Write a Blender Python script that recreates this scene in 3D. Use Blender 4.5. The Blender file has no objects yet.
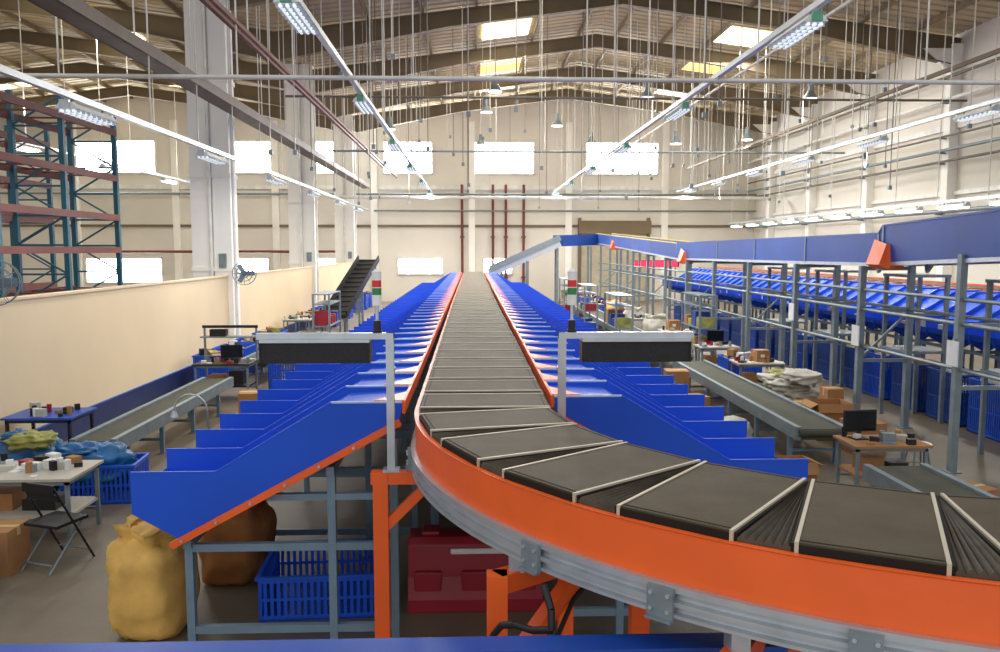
import bpy, math, random
from mathutils import Vector, Matrix, noise
random.seed(7)
sc = bpy.context.scene

# ---------------------------------------------------------------- materials
def s2l(c):
    return tuple((x/12.92 if x <= .04045 else ((x+.055)/1.055)**2.4) for x in [v/255 for v in c])
def mat(name, rgb, rough=.6, metal=0., var=.12, scale=3., bump=0., bscale=60., emit=0., coat=0., stretch=None, spec=None):
    m = bpy.data.materials.new(name); m.use_nodes = True
    nt = m.node_tree; b = nt.nodes['Principled BSDF']
    c = s2l(rgb)
    tc = nt.nodes.new('ShaderNodeTexCoord'); mp = nt.nodes.new('ShaderNodeMapping')
    nt.links.new(tc.outputs['Object'], mp.inputs[0])
    if stretch: mp.inputs['Scale'].default_value = stretch
    n = nt.nodes.new('ShaderNodeTexNoise'); n.inputs['Scale'].default_value = scale; n.inputs['Detail'].default_value = 6
    nt.links.new(mp.outputs[0], n.inputs['Vector'])
    r = nt.nodes.new('ShaderNodeValToRGB')
    r.color_ramp.elements[0].position = .3; r.color_ramp.elements[1].position = .7
    r.color_ramp.elements[0].color = (*[v*(1-var) for v in c], 1)
    r.color_ramp.elements[1].color = (*[min(1, v*(1+var)) for v in c], 1)
    nt.links.new(n.outputs['Fac'], r.inputs[0]); nt.links.new(r.outputs[0], b.inputs['Base Color'])
    b.inputs['Roughness'].default_value = rough; b.inputs['Metallic'].default_value = metal
    if spec is not None: b.inputs['Specular IOR Level'].default_value = spec
    if coat: b.inputs['Coat Weight'].default_value = coat
    if bump:
        n2 = nt.nodes.new('ShaderNodeTexNoise'); n2.inputs['Scale'].default_value = bscale
        nt.links.new(mp.outputs[0], n2.inputs['Vector'])
        bp = nt.nodes.new('ShaderNodeBump'); bp.inputs['Strength'].default_value = bump; bp.inputs['Distance'].default_value = .02
        nt.links.new(n2.outputs['Fac'], bp.inputs['Height']); nt.links.new(bp.outputs[0], b.inputs['Normal'])
    if emit:
        b.inputs['Emission Color'].default_value = (*c, 1); b.inputs['Emission Strength'].default_value = emit
    return m

BLUE = mat('blue_painted_steel', (30, 84, 206), .5, 0, .10, 1.2, spec=.3)
BLUE2 = mat('blue_panel_steel', (26, 72, 158), .5, 0, .12, 1.2)
BLUED = mat('blue_rail_paint', (28, 74, 165), .4)
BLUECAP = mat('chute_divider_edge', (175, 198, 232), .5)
ORANGE = mat('orange_painted_steel', (242, 100, 34), .42, 0, .08, 2.)
SILVER = mat('aluminium_profile', (190, 195, 200), .38, .6, .08, 8)
STEEL = mat('galvanised_steel', (128, 140, 145), .5, .3, .15, 6)
GREYP = mat('grey_blue_painted_frame', (112, 136, 152), .5, .1, .1, 5)
RUBBER = mat('carrier_belt_rubber', (82, 70, 52), .65, 0, .16, 5, .2, 150, spec=.22)
RUBSK = mat('carrier_skirt', (34, 30, 26), .7, spec=.2)
BELLOW = mat('bellows_rubber', (84, 76, 64), .7, 0, .2, 10, spec=.2)
STRIP = mat('carrier_edge_strip', (196, 184, 162), .5, .2, .05)
BLACK = mat('black_plastic', (22, 22, 25), .5)
BLACKR = mat('black_brush_panel', (24, 25, 29), .45, 0, .4, 60, .5, 220)
WHITEP = mat('white_paint', (225, 225, 220), .5)
WALLW = mat('white_rendered_wall', (222, 217, 207), .85, 0, .08, .25, .1, 20)
CREAM = mat('cream_partition_paint', (230, 208, 172), .8, 0, .06, .4)
NAVY = mat('navy_skirting_paint', (28, 45, 95), .5)
COLM = mat('column_white_paint', (244, 242, 236), .7, 0, .05, .8)
RUST = mat('red_oxide_steel', (112, 54, 46), .6, 0, .2, 2)
TEAL = mat('teal_rack_steel', (30, 92, 110), .5, 0, .12, 2)
ROOF = mat('tan_roof_sheet', (186, 168, 134), .75, 0, .24, .35)
RAFT = mat('roof_frame_paint', (118, 103, 79), .7, 0, .18, .6)
PURL = mat('purlin_paint', (138, 122, 94), .7)
DUCT = mat('brown_cable_tray', (112, 98, 84), .6, .1)
ROD = mat('hanging_rod_steel', (210, 206, 196), .5, .1)
RODD = mat('dark_hanging_rod', (110, 104, 94), .6, .1)
CARD = mat('cardboard', (165, 118, 72), .85, 0, .12, 4)
TAPE = mat('packing_tape', (200, 170, 120), .4)
CRATE = mat('blue_crate_plastic', (22, 84, 205), .4, 0, .1, 3)
YSACK = mat('yellow_woven_sack', (222, 176, 92), .7, 0, .18, 4, .3, 90)
BSACK = mat('brown_woven_sack', (150, 98, 48), .75, 0, .2, 4, .3, 90)
WSACK = mat('white_woven_sack', (190, 186, 172), .7, 0, .14, 4, .3, 90)
GSACK = mat('green_yellow_cloth', (150, 148, 80), .8, 0, .4, 7)
BFILM = mat('blue_plastic_film', (25, 98, 150), .35, 0, .35, 5, .4, 20)
REDP = mat('dark_red_plastic', (150, 30, 44), .4, 0, .12, 2)
WOOD = mat('light_table_top', (190, 182, 168), .5, 0, .06, 3)
GREENB = mat('low_belt_green_grey', (76, 76, 64), .7, 0, .12, 3, .1, 60, spec=.2)
PAPER = mat('paper', (225, 225, 222), .7)
SCREEN = mat('monitor_screen', (14, 17, 24), .15)
REDL = mat('red_lens', (190, 25, 25), .3, emit=.2)
GREENL = mat('green_lens', (20, 120, 60), .3, emit=.1)
GREENC = mat('green_end_cap', (92, 160, 132), .5)
TUBE = mat('fluorescent_tube', (232, 240, 245), .3, emit=.8)
TUBEB = mat('bright_tube', (250, 250, 255), .3, emit=6)
SKYG = mat('window_daylight_glass', (240, 246, 255), .3, emit=16., var=.02)
SKYL = mat('skylight_sheet', (255, 248, 215), .3, emit=5, var=.04)
SKYD = mat('aged_skylight_sheet', (248, 212, 125), .4, emit=1.5, var=.25)
YEL = mat('yellow_stripe', (225, 200, 60), .5)
DOORM = mat('shutter_paint', (195, 185, 160), .6)
LED = mat('red_led_sign', (255, 30, 60), .4, emit=3)
FLOOR = mat('concrete_floor', (116, 104, 86), .5, 0, .24, .7, .08, 15)

# ---------------------------------------------------------------- mesh builder
class MB:
    def __init__(s):
        s.v = []; s.f = []; s.fm = []; s.sm = []; s.mats = []; s.M = Matrix()
    def add(s, vs, fs, m, smooth=False):
        if m not in s.mats: s.mats.append(m)
        k = s.mats.index(m); o = len(s.v)
        s.v += [tuple(s.M @ Vector(p)) for p in vs]
        for f in fs:
            s.f.append([i+o for i in f]); s.fm.append(k); s.sm.append(smooth)
    def box(s, x0, x1, y0, y1, z0, z1, m):
        v = [(x0,y0,z0),(x1,y0,z0),(x1,y1,z0),(x0,y1,z0),(x0,y0,z1),(x1,y0,z1),(x1,y1,z1),(x0,y1,z1)]
        s.add(v, [(0,3,2,1),(4,5,6,7),(0,1,5,4),(1,2,6,5),(2,3,7,6),(3,0,4,7)], m)
    def beam(s, p, q, w, h, m, up=(0,0,1)):
        p = Vector(p); q = Vector(q); d = (q-p).normalized(); up = Vector(up)
        a = d.cross(up)
        if a.length < .01: a = d.cross(Vector((0,1,0)))
        a.normalize(); b = a.cross(d).normalized()
        v = []
        for c in (p, q):
            for (i, j) in ((-1,-1),(1,-1),(1,1),(-1,1)): v.append(c + a*i*w/2 + b*j*h/2)
        s.add(v, [(0,1,2,3),(7,6,5,4),(0,4,5,1),(1,5,6,2),(2,6,7,3),(3,7,4,0)], m)
    def cyl(s, p, q, r, m, n=8, r2=None, smooth=True):
        p = Vector(p); q = Vector(q); d = (q-p).normalized()
        a = d.orthogonal().normalized(); b = d.cross(a); r2 = r if r2 is None else r2
        v = []
        for c, rr in ((p, r), (q, r2)):
            for i in range(n):
                t = 2*math.pi*i/n; v.append(c + a*math.cos(t)*rr + b*math.sin(t)*rr)
        s.add(v, [(i, (i+1) % n, n+(i+1) % n, n+i) for i in range(n)], m, smooth)
        s.add(v[:n], [tuple(range(n))[::-1]], m); s.add(v[n:], [tuple(range(n))], m)
    def tube(s, pts, r, m, n=6):
        for a, b in zip(pts[:-1], pts[1:]): s.cyl(a, b, r, m, n)
    def prism(s, pts, y0, y1, m):
        n = len(pts)
        v = [(x, y0, z) for x, z in pts] + [(x, y1, z) for x, z in pts]
        s.add(v, [tuple(range(n)), tuple(range(n, 2*n))[::-1]] + [(i, n+i, n+(i+1) % n, (i+1) % n) for i in range(n)], m)
    def sweep(s, frames, prof, m, smooth=False):
        n = len(prof); v = []
        for (p, nn) in frames:
            for o, z in prof: v.append((p[0]+nn[0]*o, p[1]+nn[1]*o, z))
        f = []
        for k in range(len(frames)-1):
            for i in range(n):
                j = (i+1) % n; f.append((k*n+i, k*n+j, (k+1)*n+j, (k+1)*n+i))
        f.append(tuple(range(n))); f.append(tuple(range((len(frames)-1)*n, len(frames)*n))[::-1])
        s.add(v, f, m, smooth)
    def blob(s, c, size, m, seed=0, amp=.18, e=.6, nu=36, nv=24, freq=2.2):
        v = []
        def pw(x): return math.copysign(abs(x)**e, x)
        for j in range(nv+1):
            ph = -math.pi/2 + math.pi*j/nv
            for i in range(nu):
                th = 2*math.pi*i/nu
                d = Vector((pw(math.cos(ph))*pw(math.cos(th)), pw(math.cos(ph))*pw(math.sin(th)), pw(math.sin(ph))))
                k = 1 + amp*noise.noise(d*freq+Vector((seed*3.1, seed, 0))) + amp*.5*noise.noise(d*freq*3.3+Vector((seed, 0, seed*2)))
                z = d.z*k
                if z < -.92: z = -.92
                v.append((c[0]+d.x*k*size[0], c[1]+d.y*k*size[1], c[2]+z*size[2]))
        f = [(j*nu+i, j*nu+(i+1) % nu, (j+1)*nu+(i+1) % nu, (j+1)*nu+i) for j in range(nv) for i in range(nu)]
        s.add(v, f, m, True)
    def done(s, name, bevel=0):
        me = bpy.data.meshes.new(name); me.from_pydata(s.v, [], s.f)
        for m in s.mats: me.materials.append(m)
        me.polygons.foreach_set('material_index', s.fm); me.polygons.foreach_set('use_smooth', s.sm)
        me.update()
        ob = bpy.data.objects.new(name, me); sc.collection.objects.link(ob)
        if bevel:
            md = ob.modifiers.new('bevel', 'BEVEL'); md.width = bevel; md.segments = 3; md.limit_method = 'ANGLE'
        return ob
def T(x, y, z=0, a=0): return Matrix.Translation((x, y, z)) @ Matrix.Rotation(math.radians(a), 4, 'Z')

# ---------------------------------------------------------------- building shell
XR, XL, YF = 17.7, -31.5, 50.
EAVE, APEX, XV, XA = 11.0, 12.6, -6.9, 5.4
b = MB(); b.box(XL, XR, -2, YF, -.2, 0, FLOOR); b.done('floor')
b = MB(); b.box(XL, XR+.3, YF, YF+.3, 0, 13, WALLW)
b.done('wall_far')
b = MB(); b.box(XR, XR+.3, 3, YF, 0, 11.1, WALLW); b.done('wall_right')
b = MB(); b.box(XL-.3, XL, 3, YF+.3, 0, 11.1, WALLW); b.done('wall_left')
def roofz(x):
    if x >= XV: return EAVE + (APEX-EAVE)*(1-abs(x-XA)/12.3)
    return EAVE + (APEX-EAVE)*(1-abs(x+19.2)/12.3)
b = MB()
def sheet(xa, xb):
    ys = []; y = 15.
    while y < YF:
        ys += [(y, 0), (y+.32, 0), (y+.36, .05), (y+.46, .05)]; y += .5
    ys.append((YF, 0))
    v = []
    for (yy, h) in ys: v += [(xa, yy, roofz(xa)+h), (xb, yy, roofz(xb)+h)]
    b.add(v, [(2*i, 2*i+1, 2*i+3, 2*i+2) for i in range(len(ys)-1)], ROOF)
sheet(XV, XA); sheet(XA, XR); sheet(XL, -19.2); sheet(-19.2, XV)
b.done('ceiling')
b = MB()
for i, xx in enumerate([XL+1, -28, -26, -24, -22, -20.4, -18, -16, -14, -12, -10, -8.2, -5.5, -3.6, -1.7, .2, 2.6, 4.6, 6.2, 8.2, 10, 12.2, 14, 16]):
    z = roofz(xx); b.box(xx-.04, xx+.04, 15, YF, z-.2, z-.01, PURL)
b.done('roof_purlins')
def rafter(y):
    b = MB()
    for xa, xb in ((XV, XA), (XA, XR), (XL, -19.2), (-19.2, XV)):
        za, zb = roofz(xa)-.2, roofz(xb)-.2
        deep = lambda x: .95 if abs(x-XA) > 5 and abs(x+19.2) > 5 else .5
        xm = (xa+xb)/2; zm = (za+zb)/2
        for (x0, z0, x1, z1) in ((xa, za, xm, zm), (xm, zm, xb, zb)):
            d0, d1 = deep(x0), deep(x1)
            if x0 == xm: d0 = .52
            else: d1 = .52
            b.prism([(x0, z0), (x1, z1), (x1, z1-d1), (x0, z0-d0)], y-.03, y+.03, RAFT)
            b.prism([(x0, z0-d0), (x1, z1-d1), (x1, z1-d1-.04), (x0, z0-d0-.04)], y-.12, y+.12, RAFT)
            b.prism([(x0, z0), (x1, z1), (x1, z1-.04), (x0, z0-.04)], y-.12, y+.12, RAFT)
    b.done('roof_rafter')
for y in (23.2, 29.2, 35.2, 41.2, 46.8): rafter(y)

def skylight(x, y, w, l, m, n):
    b = MB(); v = []
    for yy in (y-l/2, y+l/2):
        for xx in (x-w/2, x+w/2): v.append((xx, yy, roofz(xx)-.03))
    v += [(p[0], p[1], p[2]-.03) for p in v]
    b.add(v, [(0,1,3,2), (4,6,7,5), (0,4,5,1), (1,5,7,3), (3,7,6,2), (2,6,4,0)], m)
    b.done('window_%d' % n)
wn = 20
for (x, y, m) in ((1.4, 33.2, SKYL), (11.1, 33.2, SKYL), (1.4, 37.6, SKYD), (1.4, 44.2, SKYL), (11.1, 44.2, SKYL), (-14.3, 33.2, SKYL), (-14.3, 31, SKYD), (-14.3, 27, SKYL),
                  (-24.5, 43.7, SKYL), (1.4, 26, SKYL), (11.1, 26, SKYL), (-24.5, 33, SKYL), (11.1, 38.4, SKYD), (-14.3, 38.4, SKYD), (1.4, 40, SKYD)):
    skylight(x, y, 1.9, 2.2, m, wn); wn += 1

def window(n, x, z0, z1, w):
    b = MB(); y = YF
    b.box(x-w/2, x+w/2, y-.06, y-.02, z0, z1, SKYG)
    for xx in (x-w/2, x+w/2): b.box(xx-.05, xx+.05, y-.12, y, z0-.06, z1+.06, WHITEP)
    for zz in (z0, z1): b.box(x-w/2, x+w/2, y-.12, y, zz-.05, zz+.05, WHITEP)
    k = max(2, int(w/1.6))
    for i in range(1, k): b.box(x-w/2+w*i/k-.02, x-w/2+w*i/k+.02, y-.08, y, z0, z1, WHITEP)
    b.done('window_%d' % n)
for i, (x, w) in enumerate(((-21.6, 4.9), (-13.7, 3), (-9, 3), (-3.9, 3.), (2., 3.7), (9.3, 4.5))): window(i+1, x, 7.85, 9.8, w)  # panes made oversize: glow around the bright glass is put into their shape
for i, (x, w) in enumerate(((-21.3, 4.6), (-13.5, 2), (-9.1, 1.6), (-3.2, 2.8), (1.6, 1.8))): window(i+8, x, 1.7 if i > 1 else 1.2, 2.7, w)
b = MB()
b.box(6.8, 10.9, YF-.1, YF-.002, 0, 5, DOORM)
for i in range(24): b.box(6.85, 10.85, YF-.14, YF-.1, .1+i*.2, .24+i*.2, DOORM)
b.box(6.6, 6.8, YF-.2, YF-.002, 0, 5.2, DUCT); b.box(10.9, 11.1, YF-.2, YF-.002, 0, 5.2, DUCT); b.box(6.6, 11.1, YF-.5, YF-.002, 4.2, 5.0, RAFT)
b.done('door_1')

for x in (-.6, 1.3, 2.1, 3.2):
    b = MB(); b.cyl((x, YF-.25, 0), (x, YF-.25, 7.2), .08, RUST, 8)
    for z in (1.5, 4, 6.5): b.box(x-.14, x+.14, YF-.3, YF-.01, z-.04, z+.04, RUST)
    b.done('riser_pipe')
b = MB(); b.box(XL, XR, YF-.15, YF, 6.9, 7.15, WHITEP); b.box(XL, XR, YF-.12, YF, 4.6, 4.75, RAFT)
b.cyl((XL, YF-.3, 6.6), (XR, YF-.3, 6.6), .06, STEEL); b.cyl((-6, YF-.3, 5.6), (XR, YF-.3, 5.6), .05, STEEL)
for x in range(-30, 18, 6): b.box(x-.2, x+.2, YF-.2, YF, 0, 11, COLM)
b.done('trim_1')
b = MB(); b.cyl((-24, YF-1, 3.1), (-7.5, YF-1, 3.1), .08, RUST)
for x in range(-24, -7, 4): b.cyl((x, YF-1, 3.1), (x, YF-.01, 3.1), .04, RUST)
b.done('fire_main_pipe')

b = MB()
for y in (11, 17, 23.2, 29.2, 35.2, 41.2, 46.8):
    b.box(XR-.35, XR, y-.2, y+.2, 0, 10.6, COLM)
    b.add([(XR-.35, y-.1, 9.6), (XR-1.4, y-.1, 10.45), (XR-.35, y-.1, 10.45), (XR-.35, y+.1, 9.6), (XR-1.4, y+.1, 10.45), (XR-.35, y+.1, 10.45)],
          [(0,1,2), (5,4,3), (0,3,4,1), (1,4,5,2), (2,5,3,0)], COLM)
b.box(XR-.12, XR, 3, YF, 7.6, 7.8, WHITEP); b.box(XR-.12, XR, 3, YF, 5.2, 5.35, WHITEP)
b.done('trim_2')
for k, (z, r, m) in enumerate(((8.6, .07, WHITEP), (6.8, .06, STEEL), (6.4, .05, RODD), (4.6, .08, STEEL), (9.4, .06, RODD), (7.3, .04, RODD))):
    b = MB(); b.cyl((XR-.55, 6, z), (XR-.55, YF-.3, z), r, m)
    for y in (11, 17, 23.2, 29.2, 35.2, 41.2, 46.8): b.box(XR-.62, XR-.3, y-.04, y+.04, z-r-.04, z-r+.02, STEEL)
    b.done('wall_pipe')

b = MB(); b.box(-7.0, -6.88, 4, 48.5, 0, 2.45, CREAM); b.box(-7.03, -6.85, 4, 48.5, 2.45, 2.49, CREAM); b.done('partition_wall')
b = MB(); b.box(-6.88, -6.84, 4, 48.5, 0, .38, NAVY); b.box(-6.9, -6.83, 4, 48.5, .38, .4, BLUED); b.done('baseboard_left')
for y in (11, 23.2, 35.2, 46.8):
    b = MB()
    b.box(-7.85, -7.36, y-.35, y+.3, 0, 11, COLM); b.box(-7.24, -6.75, y-.35, y+.3, 0, 11, COLM)
    b.box(-7.36, -7.24, y-.2, y+.2, 0, 11, COLM)
    for z in (2.6, 5.2, 7.8, 10.2): b.box(-7.88, -6.72, y-.38, y+.33, z, z+.12, COLM)
    b.cyl((-6.64, y-.42, 0), (-6.64, y-.42, 10.5), .045, WHITEP)
    b.cyl((-7.3, y-.42, 0), (-7.3, y-.42, 10.5), .045, WHITEP)
    b.box(-7.1, -6.9, y-.42, y-.35, 2.7, 3.1, STEEL)
    b.done('building_column')

def along(name, x, z, w, h, m, y0, y1, every, rod=True):
    b = MB(); b.box(x-w/2, x+w/2, y0, y1, z, z+h, m)
    if w > .2:
        b.box(x-w/2-.02, x-w/2+.02, y0, y1, z, z+h+.12, m); b.box(x+w/2-.02, x+w/2+.02, y0, y1, z, z+h+.12, m)
    y = y0+.4
    while y < y1:
        if y > 15:
            b.cyl((x, y, z+h), (x, y, roofz(x)), .018, ROD, 4)
        y += every
    b.done(name)
along('cable_tray', -6.2, 6.8, .42, .1, DUCT, 9, 48, 3.)
along('cable_tray', -5.2, 8.0, .1, .1, RUST, 12, 48, 3.)
along('sprinkler_pipe', -4.4, 7.4, .08, .08, RUST, 12, 48, 4.)
along('sprinkler_pipe', 12.9, 8.0, .1, .1, RAFT, 15, 48, 4.)
along('conduit_run', 8.6, 8.8, .06, .06, ROD, 15, 48, 3.5)

def lightline(x, z, y0, y1, first, step, bright=False, side=0, capm=None):
    b = MB(); b.box(x-.05, x+.05, y0, y1, z, z+.09, SILVER)
    y = y0+.3
    while y < y1:
        if y > 15: b.cyl((x, y, z+.09), (x, y, roofz(x)), .017, ROD, 4)
        y += 2.6
    y = first
    cm = capm or GREENC
    while y < y1-.8:
        zz = z-.16
        b.add([(x-.17+side, y-.7, zz), (x+.17+side, y-.7, zz), (x+.09+side, y-.7, zz+.09), (x-.09+side, y-.7, zz+.09),
               (x-.17+side, y+.7, zz), (x+.17+side, y+.7, zz), (x+.09+side, y+.7, zz+.09), (x-.09+side, y+.7, zz+.09)],
              [(0,1,2,3), (7,6,5,4), (0,4,5,1), (1,5,6,2), (2,6,7,3), (3,7,4,0)], WHITEP)
        for dx in (-.09, 0, .09): b.cyl((x+dx+side, y-.66, zz-.03), (x+dx+side, y+.66, zz-.03), .022, TUBEB if bright else TUBE, 8)
        for k in range(8): b.box(x-.16+side, x+.16+side, y-.6+k*.17, y-.592+k*.17, zz-.05, zz, SILVER)
        for yy in (y-.72, y+.7): b.box(x-.07+side, x+.07+side, yy-.03, yy+.03, zz-.01, zz+.12, cm)
        for yy in (y-.5, y+.5): b.beam((x+side, yy, zz+.09), (x, yy, z+.02), .03, .03, STEEL)
        y += step
    b.done('fluorescent_light_line')
lightline(-2.35, 6.5, 8.5, 47, 11.3, 6.8)
lightline(4.75, 6.5, 8.5, 47, 11.9, 6.8)
lightline(-6.0, 5.45, 10, 47, 13, 6, capm=SILVER)
lightline(12., 6.55, 12, 47, 14, 5, capm=SILVER)
lightline(15.2, 4.7, 10, 47, 12, 2.6, True, capm=SILVER)
lightline(-14, 6.5, 18, 47, 20, 6, True, capm=SILVER)
def cross(y, z, x0, x1, r, m, step):
    b = MB(); b.cyl((x0, y, z), (x1, y, z), r, m)
    x = x0+1.
    while x < x1:
        b.cyl((x, y, z), (x, y, roofz(x)), .018, ROD, 4); x += step
    b.done('suspended_pipe')
cross(15.6, 6.44, -12, 16.5, .045, ROD, 3.3)
cross(45, 6.1, -8, 17, .09, WHITEP, 4)
cross(27.5, 8.3, -6.5, 17, .04, RODD, 2.6)
cross(36.5, 7.6, -6.5, 17, .045, STEEL, 2.2)
BAYS = ((.7, 38, 9.6), (.9, 31, 9.2), (6.7, 31, 9), (13, 31, 9), (4, 38, 9.), (9.6, 38, 8.2), (13, 38, 8.4), (-3.8, 38, 8.8), (6.5, 44, 9), (.5, 45, 9))
for (x, y, z) in BAYS:
    b = MB(); b.cyl((x, y, z+.5), (x, y, roofz(x)), .018, ROD, 5)
    b.cyl((x, y, z+.25), (x, y, z+.55), .1, STEEL, 12); b.cyl((x, y, z), (x, y, z+.27), .28, STEEL, 16, .1); b.cyl((x, y, z-.04), (x, y, z), .26, TUBE, 16)
    b.done('high_bay_lamp')
b = MB()
for i in range(90):
    x = random.uniform(-5.8, 16); y = random.uniform(19, 46); z = random.uniform(5.0, 8.4)
    b.cyl((x, y, z), (x, y, roofz(x)), .015, ROD if i % 2 else RODD, 4); b.box(x-.05, x+.05, y-.04, y+.04, z-.12, z, STEEL)
b.done('hanging_cable_droppers')

# ---------------------------------------------------------------- main loop sorter
R, CX, CY, PX = 3.0, 3.09, 6.0, .09
def pose(s):
    if s < 36: return Vector((PX-.03*min(1, (36-s)/12), 42-s)), Vector((0, -1)), Vector((-1, 0))
    a = (s-36)/R
    if a < math.pi/2:
        o = Vector((-math.cos(a), -math.sin(a))); return Vector((CX, CY))+o*R, Vector((math.sin(a), -math.cos(a))), o
    d = s-36-R*math.pi/2
    return Vector((CX+d, CY-R)), Vector((1, 0)), Vector((0, -1))
STOT = 36+R*math.pi/2+4
b = MB()
ZB = 2.05; HW = .472
k = 0; prev = None
while True:
    s = .15+k*.675; k += 1
    if s > STOT-.3: break
    p, f, o = pose(s)
    L = .272
    c = lambda a, w: p+f*a+o*w
    def slab(a0, a1, w0, w1, z0, z1, m):
        q = [c(a0, w0), c(a1, w0), c(a1, w1), c(a0, w1)]
        v = [(t.x, t.y, z0) for t in q]+[(t.x, t.y, z1) for t in q]
        b.add(v, [(0,3,2,1), (4,5,6,7), (0,1,5,4), (1,2,6,5), (2,3,7,6), (3,0,4,7)], m)
    slab(-L+.016, L-.016, -HW, HW, ZB-.04, ZB, RUBBER)
    slab(-L+.02, L-.02, -HW-.012, -HW, ZB-.08, ZB-.01, RUBSK); slab(-L+.02, L-.02, HW, HW+.012, ZB-.08, ZB-.01, RUBSK)
    for w0 in (-HW+.02, HW-.028): slab(-L+.02, L-.02, w0, w0+.008, ZB-.01, ZB+.002, RUBSK)
    slab(-L, -L+.016, -HW-.01, HW+.01, ZB-.05, ZB+.004, STRIP); slab(L-.016, L, -HW-.01, HW+.01, ZB-.05, ZB+.004, STRIP)
    for aa in (-L-.014, L+.002): slab(aa, aa+.012, -HW, HW, ZB-.05, ZB-.006, RUBSK)
    fr = (c(L+.012, HW), c(L+.012, -HW)); re = (c(-L-.012, HW), c(-L-.012, -HW))
    if prev:
        n = 12; v = []
        for j in range(n+1):
            t = j/n; zz = ZB-.008-(0 if j % 2 else .022)
            for q in (0, 1):
                pt = prev[q].lerp(re[q], t); v.append((pt.x, pt.y, zz))
        b.add(v, [(2*j, 2*j+1, 2*j+3, 2*j+2) for j in range(n)], BELLOW)
        for q in (0, 1):
            v = []
            for j in range(n+1):
                pt = prev[q].lerp(re[q], j/n); zz = ZB-.008-(0 if j % 2 else .022); v += [(pt.x, pt.y, zz), (pt.x, pt.y, ZB-.12)]
            b.add(v, [(2*j, 2*j+1, 2*j+3, 2*j+2) for j in range(n)], BELLOW)
    prev = fr
frames = []
S = [0, 18, 24, 36]+[36+R*math.pi/2*i/40 for i in range(1, 41)]+[STOT]
for s in S:
    p, f, o = pose(s); frames.append((p, o))
for sg in (1, -1):
    dz = 0 if sg > 0 else -.04
    P = lambda pr: [(o*sg, z+dz) for o, z in pr]
    b.sweep(frames, P([(.49, 1.78), (.515, 1.78), (.515, 2.0), (.522, 2.008), (.485, 2.008), (.485, 1.98), (.49, 1.98)]), ORANGE)
    b.sweep(frames, P([(.45, 1.64), (.55, 1.64), (.55, 1.655), (.525, 1.66), (.525, 1.685), (.55, 1.69), (.55, 1.71), (.525, 1.715), (.525, 1.745), (.55, 1.75), (.55, 1.78), (.45, 1.78)]), SILVER)
b.sweep(frames, [(-.47, 1.86), (.47, 1.86), (.47, 1.9), (-.47, 1.9)], RUBSK)
def arcp(deg, r): a = math.radians(deg); return Vector((CX-r*math.cos(a), CY-r*math.sin(a)))
for dg in (5, 38, 50, 63, 80):
    a = math.radians(dg); p = arcp(dg, R+.56)
    b.M = Matrix.Translation((p.x, p.y, 1.72)) @ Matrix.Rotation(math.pi/2+a, 4, 'Z')
    b.box(-.06, .06, -.012, .012, -.085, .05, STEEL); b.box(-.06, .06, -.012, .03, -.095, -.085, STEEL)
    for xx in (-.04, .04):
        for zz in (-.05, .02): b.cyl((xx, -.022, zz), (xx, .022, zz), .01, SILVER, 6)
    b.M = Matrix()
for dg in (34.5, 55, 76, 92):
    po, pi = arcp(dg, 3.6), arcp(dg, 2.55)
    if dg > 90: po, pi = Vector((5.5, 2.45)), Vector((5.5, 3.45))
    b.beam((po.x, po.y, 1.5), (pi.x, pi.y, 1.5), .1, .1, ORANGE)
    for q in (po, pi):
        b.beam((q.x, q.y, 0), (q.x, q.y, 1.55), .105, .105, ORANGE); b.box(q.x-.12, q.x+.12, q.y-.12, q.y+.12, 0, .015, ORANGE)
    for t in (.12, .9):
        q = po.lerp(pi, t); b.beam((q.x, q.y, 1.54), (q.x, q.y, 1.65), .08, .1, SILVER)
    b.beam((po.x, po.y, .95), tuple((po.lerp(pi, .58)).to_3d()+Vector((0, 0, 1.46))), .08, .08, ORANGE)
yy = 5.82
for sg in (-1, 1):
    x = sg*.68+ (0 if sg < 0 else .02)
    b.box(x-.055, x+.055, yy-.05, yy+.05, 0, 1.56, ORANGE)
    b.box(x-.09, x+.09, yy-.09, yy+.09, 0, .015, ORANGE)
b.box(-.75, .75, yy-.045, yy+.045, 1.48, 1.57, ORANGE)
b.beam((-.68, yy, 1.12), (-.3, yy, 1.5), .07, .07, ORANGE)
b.box(-.46, -.38, yy-.05, yy+.05, 1.56, 1.66, ORANGE); b.box(.45, .53, yy-.05, yy+.05, 1.56, 1.62, ORANGE)
y = 8.2
while y < 42:
    for x in (-.4, .5): b.box(x-.04, x+.04, y-.04, y+.04, 0, 1.64, GREYP)
    b.box(-.4, .5, y-.03, y+.03, 1.2, 1.27, GREYP); y += 2.16
b.done('loop_sorter_conveyor')

b = MB()
pts = [(.33, 3.6, 1.64), (.36, 3.54, 1.55), (.36, 3.52, 1.46), (.28, 3.6, 1.42), (.2, 3.7, 1.4), (.14, 3.78, 1.36), (.1, 3.84, 1.28), (.08, 3.85, 1.1), (.08, 3.86, .6), (.08, 3.88, .02)]
b.tube(pts, .018, BLACK, 8)
b.tube([(.75, 4.3, 1.62), (.7, 4.28, 1.42), (.55, 4.2, 1.3), (.42, 4.05, 1.1), (.4, 4.1, .5), (.4, 4.12, .02)], .014, BLACK, 8)
b.done('power_cable')

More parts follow.
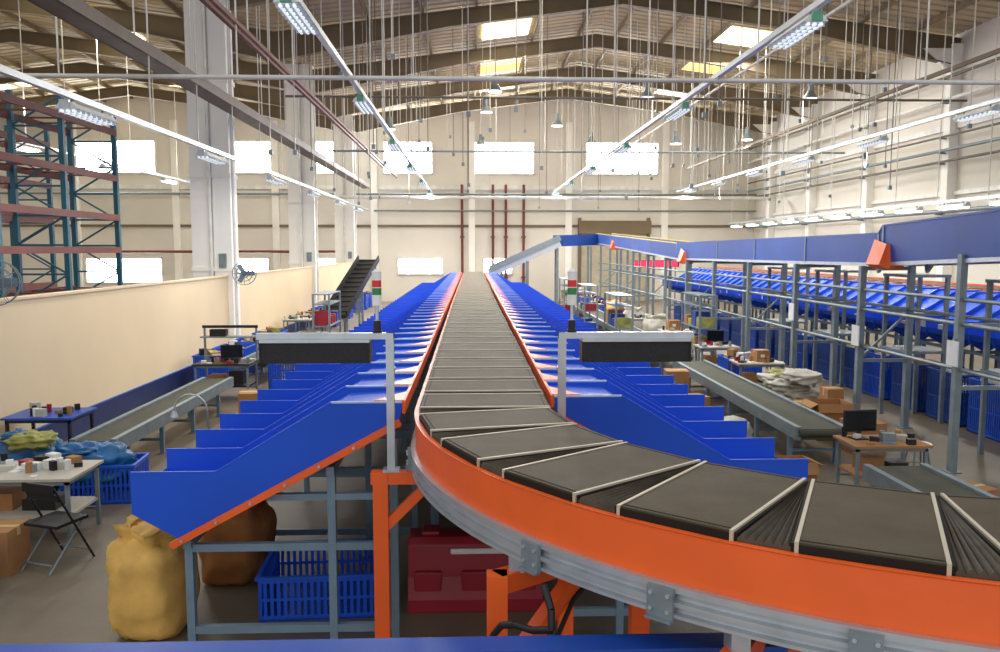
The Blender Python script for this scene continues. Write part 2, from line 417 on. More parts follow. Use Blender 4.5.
# ---------------------------------------------------------------- chute banks
def bank(name, xc, sg, y0, n, dz=0., pitch=.72, orangefront=True, parcels=False):
    b = MB(); X = lambda v: xc+sg*v
    rr = random.Random(n+int(xc))
    top = [(.545, 2.05), (1.08, 2.05), (1.96, 1.52), (2.6, 1.52)]
    bot = [(2.6, 1.2), (2.25, 1.0), (.56, 1.92)]
    prof = [(X(a), z+dz) for a, z in top+bot]
    if sg < 0: prof = prof[::-1]
    for i in range(n):
        y = y0+i*pitch
        b.prism(prof, y-.008, y+.008, BLUE)
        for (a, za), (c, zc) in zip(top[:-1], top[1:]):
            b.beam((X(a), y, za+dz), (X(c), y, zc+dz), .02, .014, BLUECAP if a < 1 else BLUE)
        if i < n-1:
            v = []
            for a, z in ((.545, 2.02), (1.04, 2.0), (1.25, 1.88), (1.95, 1.42), (2.2, 1.24), (2.55, 1.24), (2.6, 1.36)):
                v += [(X(a), y, z+dz), (X(a), y+pitch, z+dz)]
            b.add(v, [(2*j, 2*j+1, 2*j+3, 2*j+2) for j in range(6)], BLUE)
            v = [(X(.53), y+.02, 2.062+dz), (X(.76), y+.02, 2.062+dz), (X(.53), y+.42, 2.062+dz)]
            b.add(v+[(p[0], p[1], p[2]-.03) for p in v], [(0,1,2), (5,4,3), (0,3,4,1), (1,4,5,2), (2,5,3,0)], ORANGE)
            if parcels and rr.random() < .45:
                m = rr.choice([CARD, WSACK, PAPER, TAPE]); xx = X(2.38); w = rr.uniform(.09, .14)
                b.box(xx-w, xx+w, y+.15, y+.15+rr.uniform(.25, .4), 1.24+dz, 1.24+dz+rr.uniform(.12, .3), m)
    y1 = y0+(n-1)*pitch
    xa, xb = sorted((X(.522), X(.545)))
    b.box(xa, xb, y0, y1, 1.96+dz, 2.055+dz, ORANGE)
    if orangefront:
        b.beam((X(.56), y0-.03, 1.9+dz), (X(2.3), y0-.03, .96+dz), .05, .06, ORANGE, up=(0, -1, 0))
        for t in (.2, .35, .5, .65, .8, .95):
            b.cyl((X(.56+1.74*t), y0-.075, 1.9-.94*t+dz), (X(.56+1.74*t), y0-.05, 1.9-.94*t+dz), .012, SILVER, 6)
    for a, z in ((2.2, .95), (1.1, 1.52)):
        b.box(min(X(a)-.03, X(a)+.03), max(X(a)-.03, X(a)+.03), y0, y1, z+dz-.03, z+dz+.03, GREYP)
    y = y0+.06
    while y < y1+.1:
        for a, zt in ((1.1, 1.5), (2.2, .93), (.62, 1.75)):
            b.box(X(a)-.03, X(a)+.03, y-.03, y+.03, 0, zt+dz, GREYP); b.box(X(a)-.07, X(a)+.07, y-.07, y+.07, 0, .012, GREYP)
        xa, xb = sorted((X(.62), X(2.2)))
        b.box(xa, xb, y-.025, y+.025, .88+dz, .94+dz, GREYP)
        xa2, xb2 = sorted((X(.62), X(1.6)))
        b.box(xa2, xb2, y-.025, y+.025, 1.28+dz, 1.33+dz, GREYP)
        b.box(xa, xb, y-.025, y+.025, .22, .28, GREYP)
        y += pitch*3
    b.done(name)
bank('sorting_chute_bank', 0.01, -1, 6.02, 50)
bank('sorting_chute_bank', .1, 1, 6.22, 50)
bank('sorting_chute_bank', 12.0, -1, 9, 43, .25, orangefront=False, parcels=True)
b = MB()
b.box(11.5, 12.5, 8, 41, 1.95, 2.22, BLUED)
b.box(12.5, 12.56, 8, 41, 2.2, 2.36, ORANGE)
for i in range(48):
    y = 8.2+i*.675; b.box(11.52, 12.46, y, y+.53, 2.22, 2.32, RUBBER); b.box(11.52, 12.46, y-.02, y, 2.22, 2.33, STRIP)
for i in range(12):
    for x in (11.54, 12.4): b.box(x-.04, x+.04, 8.3+i*2.9, 8.38+i*2.9, 0, 1.95, GREYP)
b.done('cross_belt_sorter')

# ---------------------------------------------------------------- scanner arms and tower lights
def arm(sg, xp, yp, x1, zb):
    b = MB()
    b.box(xp-.028, xp+.028, yp-.028, yp+.028, zb, 2.6, SILVER)
    b.box(xp-.06, xp+.06, yp-.05, yp+.05, zb, zb+.02, SILVER)
    xa, xb = sorted((xp, x1)); b.box(xa-.028, xb+.028, yp-.03, yp+.03, 2.555, 2.6, SILVER)
    b.beam((xp, yp, 2.3), (xp, yp+.25, 2.3), .03, .03, SILVER)
    xa, xb = sorted((xp+sg*.15, x1-sg*.01))
    b.box(xa, xb, yp-.06, yp+.07, 2.385, 2.54, BLACKR)
    b.box(xa-.008, xb+.008, yp-.07, yp+.08, 2.535, 2.557, SILVER)
    b.box(xa-.012, xa, yp-.065, yp+.075, 2.385, 2.54, BLACK); b.box(xb, xb+.012, yp-.065, yp+.075, 2.385, 2.54, BLACK)
    b.done('scanner_arm')
arm(-1, -.6, 5.82, -1.53, 1.572)
arm(1, .66, 5.82, 1.6, 1.572)
def tower(x, y, z):
    b = MB(); b.cyl((x, y, z), (x, y, z+.02), .035, BLACK, 12); b.cyl((x, y, z+.02), (x, y, z+.2), .012, SILVER, 8)
    b.cyl((x, y, z+.02), (x, y, z+.09), .028, BLACK, 12)
    zz = z+.2
    for m, h in ((WHITEP, .07), (GREENL, .05), (REDL, .05), (WHITEP, .05)):
        b.cyl((x, y, zz), (x, y, zz+h), .034, m, 16); b.cyl((x, y, zz+h), (x, y, zz+h+.006), .036, WHITEP, 16); zz += h+.006
    b.cyl((x, y, zz), (x, y, zz+.02), .03, WHITEP, 16, .01)
    b.done('signal_tower_light')
tower(-.69, 5.82, 2.6); tower(.73, 5.82, 2.6)

b = MB(); b.box(-3, 1.4, 3.36, 3.44, 1.34, 1.45, BLUED); b.box(-3, 1.4, 3.33, 3.47, 1.445, 1.46, BLUED)
for x in (-2.9, -1.5, 1.2): b.box(x-.04, x+.04, 3.36, 3.44, 0, 1.34, BLUED)
b.done('guard_rail')

# ---------------------------------------------------------------- elevated conveyor on the right
b = MB()
prof = [(5., 3.93), (13.35, 3.6), (13.5, 3.47), (27, 3.42), (44.6, 4.1)]
X0, X1 = 6.95, 7.8
def ztop(y):
    for (a, za), (c, zc) in zip(prof[:-1], prof[1:]):
        if a <= y <= c: return za+(zc-za)*(y-a)/(c-a)
    return prof[-1][1]
ys = [5., 9.2, 13.35, 13.5, 16.5, 19.5, 22.5, 27, 31, 35, 40, 44.6]
for ya, yb in zip(ys[:-1], ys[1:]):
    h = .62 if ya < 13.4 else .5
    for x in (X0, X1):
        v = []
        for y in (ya+.02, yb-.02):
            for xx in (x-.02, x+.02): v += [(xx, y, ztop(y)-h), (xx, y, ztop(y))]
        b.add(v, [(0,1,5,4), (2,6,7,3), (1,3,7,5), (0,4,6,2), (0,2,3,1), (4,5,7,6)], BLUE2)
        b.beam((x, ya, ztop(ya)-h-.02), (x, yb, ztop(yb)-h-.02), .06, .06, SILVER)
        b.beam((x, ya, ztop(ya)+.01), (x, yb, ztop(yb)+.01), .06, .03, BLUED if ya < 26 else YEL)
        b.box(x-.035, x+.035, yb-.05, yb, ztop(yb)-h, ztop(yb), STEEL)
    v = [(X0, ya, ztop(ya)-.3), (X1, ya, ztop(ya)-.3), (X1, yb, ztop(yb)-.3), (X0, yb, ztop(yb)-.3)]
    b.add(v, [(0,1,2,3)], GREENB)
for (y, z) in ((13.3, 2.88), (26, 2.75), (39, 3.2)):
    b.add([(X0-.08, y-.25, z), (X0-.22, y-.25, z+.08), (X0-.08, y-.2, z+.42), (X0-.08, y+.2, z), (X0-.22, y+.2, z+.08), (X0-.08, y+.2, z+.5), (X0+.2, y-.25, z), (X0+.2, y-.25, z+.36)],
          [(0,2,1), (3,4,5), (1,2,5,4), (0,1,4,3), (0,3,5,2), (0,6,7,2)], ORANGE)
y = 8.2; i = 0
while y < 44:
    zt = ztop(y)-.55
    for x in (X0-.02, X1+.02):
        b.box(x-.05, x+.05, y-.05, y+.05, 0, zt, STEEL); b.box(x-.1, x+.1, y-.1, y+.1, 0, .015, STEEL)
    b.box(X0, X1, y-.03, y+.03, zt-.08, zt-.01, STEEL); b.box(X0, X1, y-.03, y+.03, 1.2, 1.26, STEEL)
    b.box(X0, X1, y-.03, y+.03, 2.1, 2.16, STEEL)
    if i % 2 == 0: b.beam((X0, y, 1.26), (X1, y, 2.1), .04, .04, STEEL)
    y += 2.9; i += 1
for z in (2.5, 2.15, 1.5): b.cyl((X0, 8.2, z), (X0, 44, z), .03, STEEL)
b.cyl((X1, 8.2, 2.15), (X1, 44, 2.15), .03, STEEL)
b.done('elevated_belt_conveyor')
for (x, y) in ((7.95, 11.2), (7.95, 14.3), (7.95, 17.4), (7.95, 20.4)):
    b = MB()
    for yy in (y, y+.9):
        b.box(x+.02, x+.09, yy-.03, yy+.03, 0, 2.75, STEEL)
        b.box(x+.68, x+.75, yy-.03, yy+.03, 0, 2.75, STEEL)
    for z in (2.7, 2.0, 1.3):
        b.box(x, x+.76, y-.04, y+.94, z, z+.05, STEEL)
    b.done('steel_frame_rack')

b = MB()
b.beam((.9, 43.3, 1.95), (4.7, 43.3, 3.6), 1.1, .45, SILVER); b.beam((.95, 42.7, 2.2), (4.7, 42.7, 3.85), .06, .3, STEEL)
b.beam((4.7, 43.6, 3.7), (7.9, 45.2, 3.8), 1.1, .6, BLUE2)
for x, z in ((1.6, 2.1), (3, 2.6), (4.6, 3.3), (6.4, 3.4)):
    for yy in (43., 44.1): b.box(x-.05, x+.05, yy-.05, yy+.05, 0, z, STEEL)
b.done('inclined_belt_conveyor')
b = MB()
b.beam((-4.95, 29, .8), (-4.35, 34, 2.75), .8, .12, BLACK); b.beam((-5.37, 29, .9), (-4.77, 34, 2.85), .04, .25, BLACK); b.beam((-4.53, 29, .9), (-3.93, 34, 2.85), .04, .25, BLACK)
for i in range(12):
    t = (i+.5)/12; b.beam((-5.3+.6*t, 29+5*t, .88+1.95*t), (-4.55+.6*t, 29+5*t, .88+1.95*t), .04, .04, RUBSK)
for x, y, z in ((-4.92, 29.3, .8), (-4.65, 31.5, 1.6), (-4.4, 33.8, 2.5)):
    for dx in (-.35, .35): b.box(x+dx-.04, x+dx+.04, y-.04, y+.04, 0, z, STEEL)
b.done('inclined_belt_conveyor')

def lowconv(x0, x1, y0, y1, z=.6, load=0):
    b = MB(); b.box(x0+.05, x1-.05, y0, y1, z-.05, z, GREENB)
    for x in (x0, x1): b.box(x-.04, x+.04, y0, y1, z-.16, z+.03, STEEL)
    for y in (y0, y1): b.cyl((x0, y, z-.06), (x1, y, z-.06), .055, GREENB, 12)
    b.box(x0+.05, x1-.05, y0, y1, z-.16, z-.12, GREENB)
    y = y0+.3
    while y < y1:
        for x in (x0, x1): b.box(x-.03, x+.03, y-.03, y+.03, 0, z-.12, GREYP); b.box(x-.06, x+.06, y-.06, y+.06, 0, .01, GREYP)
        b.box(x0, x1, y-.02, y+.02, .2, .24, GREYP); y += 1.4
    b.done('floor_belt_conveyor')
lowconv(-5.45, -4.9, 10.9, 16.3); lowconv(4.75, 5.45, 11.3, 18.5); lowconv(4.75, 5.45, 6., 9.3)
lowconv(4.75, 5.45, 19.5, 40); lowconv(-5.45, -4.85, 19, 25.5)

def rack(x0, y0, nb, bay=2.4, depth=1.0, H=6.4, levels=(2.3, 3.2, 3.95, 4.85, 5.9)):
    b = MB(); x1 = x0-depth
    for i in range(nb+1):
        y = y0-i*bay
        for x in (x0, x1): b.box(x-.05, x+.05, y-.05, y+.05, 0, H, TEAL); b.box(x-.08, x+.08, y-.08, y+.08, 0, .012, TEAL)
        z = .3; fl = True
        while z < H-.7:
            b.beam((x0 if fl else x1, y, z), (x1 if fl else x0, y, z+.6), .035, .035, TEAL); b.box(x1, x0, y-.02, y+.02, z-.02, z+.02, TEAL); fl = not fl; z += .6
    for i in range(nb):
        ya, yb = y0-i*bay, y0-(i+1)*bay
        for z in levels:
            for x in (x0+.03, x1-.03): b.box(x-.03, x+.03, yb, ya, z-.07, z+.07, RUST)
            for t in (.2, .5, .8): b.box(x1, x0, ya-bay*t-.04, ya-bay*t+.04, z+.02, z+.05, RUST)
    b.done('pallet_rack')
rack(-8.3, 19.2, 4); rack(-11, 21.5, 4)

# ---------------------------------------------------------------- props
def crate(x, y, z=0, lx=.6, ly=.4, h=.32, a=0, m=CRATE, name='plastic_crate', extra=None):
    b = MB(); b.M = T(x, y, z, a); t = .018
    b.box(-lx/2, lx/2, -ly/2, ly/2, 0, .02, m)
    for z0, z1 in ((0, .05), (h*.45, h*.45+.025), (h-.06, h)):
        b.box(-lx/2, lx/2, -ly/2, -ly/2+t, z0, z1, m); b.box(-lx/2, lx/2, ly/2-t, ly/2, z0, z1, m)
        b.box(-lx/2, -lx/2+t, -ly/2+t, ly/2-t, z0, z1, m); b.box(lx/2-t, lx/2, -ly/2+t, ly/2-t, z0, z1, m)
    for zz in (h-.02,):
        b.box(-lx/2-.02, lx/2+.02, -ly/2-.02, -ly/2, zz-.01, zz+.02, m); b.box(-lx/2-.02, lx/2+.02, ly/2, ly/2+.02, zz-.01, zz+.02, m)
        b.box(-lx/2-.02, -lx/2, -ly/2, ly/2, zz-.01, zz+.02, m); b.box(lx/2, lx/2+.02, -ly/2, ly/2, zz-.01, zz+.02, m)
    n = max(6, int(lx/.055)); w = lx/n*.5
    for i in range(n+1):
        xx = -lx/2+lx*i/n; xx = min(max(xx, -lx/2+w/2), lx/2-w/2)
        for yy in (-ly/2+.002, ly/2-t+.002): b.box(xx-w/2, xx+w/2, yy, yy+t-.004, .02, h-.03, m)
    n = max(5, int(ly/.055)); w = ly/n*.5
    for i in range(n+1):
        yy = -ly/2+ly*i/n; yy = min(max(yy, -ly/2+w/2), ly/2-w/2)
        for xx in (-lx/2+.002, lx/2-t+.002): b.box(xx, xx+t-.004, yy-w/2, yy+w/2, .02, h-.03, m)
    if extra: extra(b, lx, ly, h)
    b.done(name)
def filled(m, seed, up=.12):
    def f(b, lx, ly, h): b.blob((0, 0, h*.75), (lx*.42, ly*.42, h*.25+up), m, seed, .3, .6)
    return f
def mixed(seed):
    def f(b, lx, ly, h):
        r = random.Random(seed)
        for i in range(9):
            x, y = r.uniform(-lx*.3, lx*.3), r.uniform(-ly*.3, ly*.3); w = r.uniform(.06, .13)
            m = r.choice([CARD, WSACK, PAPER, REDP, BLUED, BLACK, TAPE, GSACK, CARD])
            q = b.M; b.M = q @ T(x, y, h*.68+i*.035, r.uniform(0, 90)) @ Matrix.Rotation(r.uniform(-.4, .4), 4, 'X')
            b.box(-w, w, -w*.7, w*.7, -.05, .1, m); b.M = q
    return f
def carton(x, y, z, lx, ly, h, a=0, openf=False):
    b = MB(); b.M = T(x, y, z, a)
    if not openf:
        b.box(-lx/2, lx/2, -ly/2, ly/2, 0, h, CARD); b.box(-lx/2-.002, lx/2+.002, -.03, .03, h*.8, h+.003, TAPE)
        b.box(-lx/2, lx/2, -.004, .004, h, h+.002, BSACK)
        b.box(-lx*.2, lx*.1, -ly/2-.003, -ly/2, h*.4, h*.65, PAPER)
    else:
        t = .008
        b.box(-lx/2, lx/2, -ly/2, -ly/2+t, 0, h, CARD); b.box(-lx/2, lx/2, ly/2-t, ly/2, 0, h, CARD)
        b.box(-lx/2, -lx/2+t, -ly/2+t, ly/2-t, 0, h, CARD); b.box(lx/2-t, lx/2, -ly/2+t, ly/2-t, 0, h, CARD); b.box(-lx/2, lx/2, -ly/2, ly/2, 0, .01, CARD)
        b.beam((-lx/2, 0, h), (-lx/2-.12, 0, h-.07), ly, .006, CARD); b.beam((lx/2, 0, h), (lx/2+.12, 0, h-.05), ly, .006, CARD)
        b.beam((0, -ly/2, h), (0, -ly/2-.06, h-.14), lx, .006, CARD)
    b.done('cardboard_box')
def table(x, y, lx, ly, h=.75, a=0, top=WOOD, leg=STEEL, name='work_table', shelf=False, extra=None):
    b = MB(); b.M = T(x, y, 0, a)
    b.box(-lx/2, lx/2, -ly/2, ly/2, h-.03, h, top)
    b.box(-lx/2+.04, lx/2-.04, -ly/2+.04, ly/2-.04, h-.08, h-.03, leg)
    for i in (-1, 1):
        for j in (-1, 1): b.box(i*(lx/2-.06)-.02, i*(lx/2-.06)+.02, j*(ly/2-.06)-.02, j*(ly/2-.06)+.02, 0, h-.05, leg)
    b.box(-lx/2+.06, lx/2-.06, ly/2-.07, ly/2-.05, .18, .21, leg)
    if shelf:
        b.box(-lx/2+.05, lx/2-.05, -ly/2+.05, ly/2-.05, .3, .33, top)
        b.box(-lx*.3, -lx*.02, -ly*.2, ly*.25, .33, .52, CARD); b.box(lx*.05, lx*.3, -ly*.2, ly*.2, .33, .45, BLACK)
    if extra: extra(b, lx, ly, h)
    b.done(name)
def papers(seed, n=16):
    def f(b, lx, ly, h):
        r = random.Random(seed); q = b.M
        for i in range(n):
            px, py = r.uniform(-lx*.42, lx*.42), r.uniform(-ly*.38, ly*.38); m = r.choice([PAPER, PAPER, BLACK, CARD, WHITEP, STEEL, BLACK, REDP, WSACK, CARD])
            hh = r.uniform(.02, .12); w = r.uniform(.03, .09)
            b.M = q @ T(px, py, 0, r.uniform(-40, 40))
            if m is PAPER: hh = .012; w *= 1.4
            if i % 4 == 3: b.cyl((0, 0, h), (0, 0, h+.12), .035, m, 10)
            else: b.box(-w, w, -w*.7, w*.7, h, h+hh, m)
        b.M = q
    return f
def monitor(x, y, z, a=0, w=.45):
    b = MB(); b.M = T(x, y, z, a)
    b.box(-.1, .1, -.08, .1, 0, .015, BLACK); b.box(-.025, .025, -.0, .03, .015, .16, BLACK)
    b.box(-w/2, w/2, -.02, .02, .1, .1+w*.62, BLACK); b.box(-w/2+.015, w/2-.015, -.024, -.02, .115, .1+w*.62-.015, SCREEN)
    b.box(-w/4, w/4, .02, .05, .14, .1+w*.5, BLACK)
    b.done('computer_monitor')
def sack(x, y, z, sx, sy, sz, m, seed, name='mail_sack', neck=True):
    b = MB(); b.blob((x, y, z+sz*.92), (sx, sy, sz), m, seed, .15, .62)
    if neck:
        zt = z+sz*1.8; n = 28; v = []
        for j, (rr, zz) in enumerate(((.8, -.14), (.68, .0), (.76, .12), (.84, .26), (.7, .14))):
            for i in range(n):
                t = 2*math.pi*i/n; k = rr*(1+.12*math.sin(5*t+seed)+.06*math.sin(11*t+j)); v.append((x+math.cos(t)*k*sx, y+math.sin(t)*k*sy, zt+zz*sz+.04*math.sin(3*t+seed)))
        b.add(v, [(j*n+i, j*n+(i+1) % n, (j+1)*n+(i+1) % n, (j+1)*n+i) for j in range(4) for i in range(n)], m, True)
    b.done(name)
def folding_chair(x, y, a):
    b = MB(); b.M = T(x, y, 0, a)
    b.box(-.21, .21, -.2, .2, .44, .47, BLACK)
    for s in (-.2, .2):
        b.cyl((s, -.26, 0), (s, .2, .86), .012, BLACK); b.cyl((s*.9, .28, 0), (s*.9, -.17, .45), .012, STEEL)
    b.cyl((-.2, -.2, .1), (.2, -.2, .1), .01, STEEL)
    b.cyl((-.18, .24, .08), (.18, .24, .08), .01, STEEL)
    b.beam((-.2, .14, .74), (.2, .14, .74), .03, .07, BLACK); b.beam((-.2, .19, .84), (.2, .19, .84), .03, .09, BLACK)
    b.done('folding_chair')

sack(-2.7, 6.62, 0, .31, .33, .46, YSACK, 2, 'woven_sack')
sack(-2.31, 7.7, 0, .33, .34, .4, BSACK, 5, 'woven_sack')
crate(-1.36, 7.15, 0, 1.02, .84, .4, 3, name='plastic_crate')
b = MB(); b.M = T(.02, 7.1, 0, 0)
prof = [(-.28, 0), (.28, 0), (.28, .12), (.2, .3), (.17, .58), (.12, .64), (-.12, .64), (-.17, .58), (-.2, .3), (-.28, .12)]
n = len(prof); v = [(-.6, y, z) for y, z in prof]+[(.6, y, z) for y, z in prof]
b.add(v, [tuple(range(n))[::-1], tuple(range(n, 2*n))]+[(i, (i+1) % n, n+(i+1) % n, n+i) for i in range(n)], REDP)
b.box(-.22, .36, -.195, -.17, .5, .55, PAPER)
for x in (-.42, -.0, .42): b.box(x-.12, x+.12, -.25, -.15, .1, .36, REDP)
for x in (-.4, .4): b.box(x-.08, x+.08, -.1, .1, .64, .68, REDP)
b.done('plastic_road_barrier', .02)

# left area
table(-5.05, 8.95, 1.45, .8, .75, 0, shelf=True, extra=papers(3, 26))
folding_chair(-4.25, 8.1, 160)
carton(-4.75, 7.95, 0, .4, .4, .45)
crate(-4.7, 7.25, 0, .45, .4, .4)
def tarp(b, lx, ly, h):
    b.blob((-.05, 0, h*.85), (lx*.46, ly*.46, .26), BFILM, 4, .35, .75, freq=2.8)
    b.blob((-.28, -.05, h+.1), (.3, .24, .13), BFILM, 14, .4, .8, freq=3)
crate(-4.75, 10.3, 0, .9, .6, .5, 5, name='plastic_crate', extra=tarp)
b = MB(); b.blob((-5.7, 10.3, .4), (.34, .28, .42), BFILM, 8, .35, .65, freq=3); b.blob((-5.6, 10.2, .78), (.26, .22, .1), GSACK, 3, .35, .7); b.blob((-5.85, 10.35, .78), (.18, .16, .1), BFILM, 6, .35, .7)
b.done('tarpaulin_bundle')
table(-6.25, 11.9, 1.0, .8, .8, 0, top=BLUED, leg=BLACK, extra=papers(8))
crate(-6.35, 10.9, 0, .5, .4, .4, 0, extra=mixed(4))
b = MB(); b.tube([(-4.3+.25*math.cos(t), 12.2, .75+.26*math.sin(t)) for t in [math.pi*i/10 for i in range(11)]], .013, SILVER); b.cyl((-4.05, 12.2, 0), (-4.05, 12.2, .75), .018, STEEL); b.cyl((-4.05, 12.2, 0), (-4.05, 12.2, .02), .14, BLACK, 14); b.cyl((-4.55, 12.2, .66), (-4.55, 12.2, .75), .06, SILVER, 10, .03)
b.done('gooseneck_lamp')
carton(-4.2, 15.3, 0, .5, .45, .5, 8)
def station(b, lx, ly, h):
    papers(12)(b, lx, ly, h)
    for x in (-lx/2+.04, lx/2-.04): b.box(x-.02, x+.02, ly/2-.06, ly/2-.02, h, 1.55, STEEL)
    b.box(-lx/2, lx/2, ly/2-.25, ly/2-.02, 1.3, 1.33, STEEL); b.box(-lx/2, lx/2, ly/2-.08, ly/2-.04, 1.5, 1.56, BLACK)
    b.box(-.4, -.05, ly/2-.22, ly/2-.05, 1.33, 1.48, BLACK); b.box(.1, .4, -.2, .15, .33, .62, BLACK)
table(-5.3, 17.3, 1.2, .8, .8, 0, top=BLACK, leg=STEEL, shelf=True, extra=station)
monitor(-5.15, 17.2, .8, 10)

# right area
table(5.35, 10.1, 1.0, .65, .72, 0, top=CARD, shelf=True, extra=papers(21, 12))
monitor(5.1, 10.2, .72, 8, .46)
carton(4.25, 10.3, 0, .5, .42, .42, 5, True)
carton(6.1, 13.3, 0, .6, .5, .62, 0, True); carton(4.1, 14.6, 0, .5, .45, .5, 12); carton(4.1, 15.8, 0, .45, .45, .8, -5); carton(6.2, 12.3, 0, .5, .5, .5, 6)
carton(6.1, 14.15, 0, .45, .4, .45, -8); carton(6.55, 14.2, 0, .3, .35, .7, 0)
sack(3.55, 14.0, 0, .3, .3, .4, BFILM, 3, 'blue_plastic_bag', True)
sack(4.2, 12.6, 0, .28, .3, .26, WSACK, 33, 'mail_sack', False)
b = MB(); b.box(5.8, 6.65, 14.7, 16.1, .0, .14, CARD)
for i in range(9): b.blob((6.22+random.uniform(-.2, .2), 15.4+random.uniform(-.4, .4), .26+.06*i), (.34, .38, .12), [WSACK, GSACK, WSACK][i % 3], i+20, .35, .65)
b.done('folded_sack_pile')
table(6.2, 17.1, 1.0, .7, .78, 0, shelf=True, extra=papers(31)); carton(6.3, 17.15, .78, .3, .3, .25, 4)
table(6.2, 20, 1.0, .7, .78, 0, shelf=True, extra=papers(32)); monitor(6.2, 20.1, .78, 5)
table(6.2, 24, 1.0, .7, .78, 0, extra=papers(33)); carton(6.1, 24, .78, .35, .3, .3, 5)
crate(6.3, 18.5, 0, .8, .8, .7, 0, extra=mixed(18))
b = MB(); b.M = T(6.3, 10.9, 0); b.cyl((0, 0, .44), (0, 0, .48), .18, WHITEP, 16)
for i in range(4):
    t = math.pi/4+math.pi/2*i; b.cyl((.12*math.cos(t), .12*math.sin(t), .44), (.2*math.cos(t), .2*math.sin(t), 0), .014, STEEL)
b.tube([(.17*math.cos(math.pi/8*i), .17*math.sin(math.pi/8*i), .16) for i in range(17)], .008, STEEL)
b.done('stool')
carton(6.1, 9.4, 0, .5, .4, .3, 20)
for i in range(20):
    y = 9.3+i*1.3
    crate(9.1, y, 0, .62, 1.0, .95, 0, BLUE2 if i % 3 else CRATE, 'storage_bin', (filled([WSACK, GSACK, CARD][i % 3], i, .04) if i % 2 else mixed(i+200)))
r = random.Random(5)
for side in (-1, 1):
    for i in range(26):
        y = 11.5+i*1.15
        if side < 0 and abs(y-12.2) < .7: continue
        if side > 0 and abs(y-14.7) < 1.8: continue
        if side < 0 and abs(y-15.3) < .9: continue
        k = r.random(); x = side*(3.35+r.uniform(-.1, .1))
        if k < .55: crate(x, y, 0, .6, .9, .55+r.random()*.2, 0, CRATE, 'plastic_crate', mixed(i) if r.random() < .6 else filled(r.choice([WSACK, BFILM, CARD, BSACK]), i, .05))
        elif k < .8: carton(x, y, 0, .5, .5, r.uniform(.4, .8), r.uniform(-10, 10))
        else: sack(x, y, 0, .28, .32, .34, r.choice([WSACK, YSACK, BFILM]), i, 'mail_sack')
    for i in range(11):
        y = 26.5+i*1.9
        x = side*6.15
        if side < 0 and y < 27: continue
        k = r.random()
        if k < .5: table(x, y, 1., .7, .78, 0, extra=papers(i+50))
        elif k < .85: crate(x, y, 0, .9, 1., .8, 0, CRATE, 'plastic_crate', mixed(i+70))
        else: sack(x, y, 0, .4, .45, .5, r.choice([WSACK, YSACK, WSACK]), i, 'mail_sack')
for (x, y, m) in ((-6.1, 19.2, CRATE), (-6.1, 20.6, CRATE), (-6.1, 22, CRATE), (-6.1, 24.3, CRATE), (-4.2, 18.5, CRATE)):
    crate(x, y, 0, .8, 1., .75, 0, m, 'plastic_crate', mixed(int(y*3)))
for (x, y) in ((4.05, 22), (4.05, 28), (4.05, 34), (6.3, 22), (-4.15, 23)):
    b = MB()
    for dx in (-.22, .22):
        for dy in (-.9, .9): b.box(x+dx-.025, x+dx+.025, y+dy-.025, y+dy+.025, 0, 2.0, STEEL)
    for z in (.5, 1.1, 1.7, 1.98):
        b.box(x-.24, x+.24, y-.92, y+.92, z-.015, z+.015, STEEL)
    for z in (.52, 1.12):
        for j in range(4):
            c = r.choice([CARD, BLUE2, WSACK, REDP, GSACK]); b.box(x-.2, x+.2, y-.8+j*.42, y-.5+j*.42, z, z+r.uniform(.15, .4), c)
    b.done('storage_shelf')
b = MB(); b.box(9.4, 12.2, 46.9, 47, 2.2, 2.6, BLACK); b.box(9.5, 12.1, 46.88, 46.9, 2.25, 2.55, LED)
for x in (9.6, 12): b.box(x-.04, x+.04, 46.92, 46.98, 0, 2.2, STEEL)
b.done('led_display_board')
for (y, z) in ((11.1, 1.75), (14., 1.7), (16.9, 1.9)):
    b = MB(); b.box(6.84, 6.86, y-.13, y+.13, z-.2, z+.16, PAPER); b.box(6.86, 6.88, y-.03, y+.03, z-.02, z+.2, STEEL); b.done('notice_sheet')
for (x, y, z) in ((-6.35, 22.6, 2.55), (-6.6, 11.3, 2.75)):
    b = MB(); b.beam((x-.3, y+.25, z), (x, y+.1, z), .05, .05, STEEL)
    b.M = T(x, y, z, 20) @ Matrix.Rotation(math.pi/2, 4, 'X')
    for zz in (-.07, .07):
        for rr in (.32, .22, .12): b.tube([(rr*math.cos(math.pi/10*i), rr*math.sin(math.pi/10*i), zz) for i in range(21)], .008, STEEL, 5)
        for i in range(12):
            t = math.pi/6*i; b.cyl((0, 0, zz*1.1), (.32*math.cos(t), .32*math.sin(t), zz), .005, STEEL, 4)
    for i in range(3):
        t = 2*math.pi*i/3; b.beam((.03*math.cos(t), .03*math.sin(t), 0), (.28*math.cos(t), .28*math.sin(t), 0), .13, .01, GREYP, up=(.3*math.sin(t), -.3*math.cos(t), 1))
    b.cyl((0, 0, -.12), (0, 0, .05), .06, BLACK, 12)
    b.done('industrial_fan')

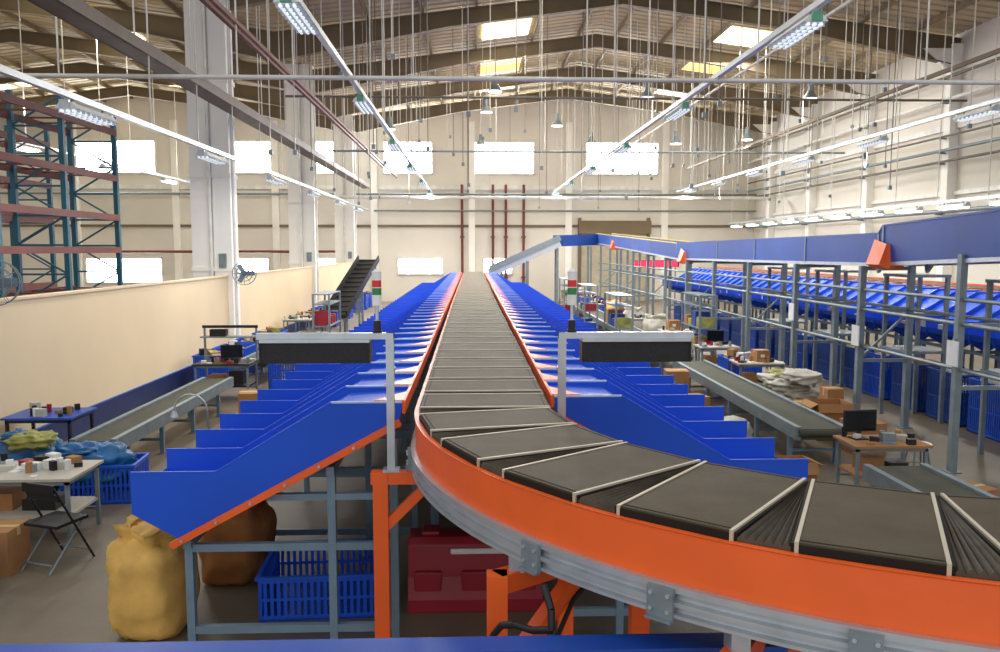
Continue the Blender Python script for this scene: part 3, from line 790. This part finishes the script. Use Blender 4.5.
# ---------------------------------------------------------------- lights
w = bpy.data.worlds.new('World'); sc.world = w; w.use_nodes = True
bg = w.node_tree.nodes['Background']; bg.inputs[0].default_value = (.95, .97, 1, 1); bg.inputs[1].default_value = .95
def area(name, loc, sx, sy, pw, col=(1, 1, 1), rot=(0, 0, 0)):
    l = bpy.data.lights.new(name, 'AREA'); l.shape = 'RECTANGLE'; l.size = sx; l.size_y = sy; l.energy = pw; l.color = col
    o = bpy.data.objects.new(name, l); o.location = loc; o.rotation_euler = rot; sc.collection.objects.link(o)
for x in (-2.35, 4.75, 12.):
    for y in (18.4, 25.2, 32, 38.8, 45): area('tube_lamp', (x, y, 6.2), .4, 1.4, 200, (1, .98, .93))
for y in (14, 20, 26): area('tube_lamp', (-6.0, y, 5.2), .4, 1.4, 70, (1, .98, .93))
for y in (22, 34): area('tube_lamp', (-14, y, 6.1), .4, 1.4, 350, (1, .98, .93))
for (x, y) in ((1.4, 34), (11.1, 34), (-14.3, 31), (-14.3, 42), (1.4, 22)): area('skylight_lamp', (x, y, 11.3), 1.8, 2, 460, (1, .96, .86))
for x, wd in ((-22.1, 4.6), (-3.9, 2.6), (2., 3.3), (9.2, 4.)): area('window_lamp', (x, YF-.3, 8.8), wd, 1.5, 560, (.97, .98, 1), (math.radians(-80), 0, 0))
for (x, y, z) in BAYS[:8]+((-14, 26, 8), (-14, 38, 8)):  # point lights added to brighten the ceiling; left-bay ones have no fixture
    l = bpy.data.lights.new('bay_fill', 'POINT'); l.energy = 130; l.shadow_soft_size = .3; l.color = (1, .95, .84)
    o = bpy.data.objects.new('bay_fill', l); o.location = (x, y, z-.4); sc.collection.objects.link(o)

cam = bpy.data.cameras.new('camera'); co = bpy.data.objects.new('camera', cam); sc.collection.objects.link(co)
cam.sensor_width = 36; cam.lens = 28.8; cam.clip_end = 300
co.location = (0, 0, 3.2); co.rotation_euler = (math.radians(90-5.43), 0, math.radians(-2.0))
sc.camera = co
sc.view_settings.view_transform = 'Standard'; sc.view_settings.exposure = 0; sc.view_settings.gamma = 1.0
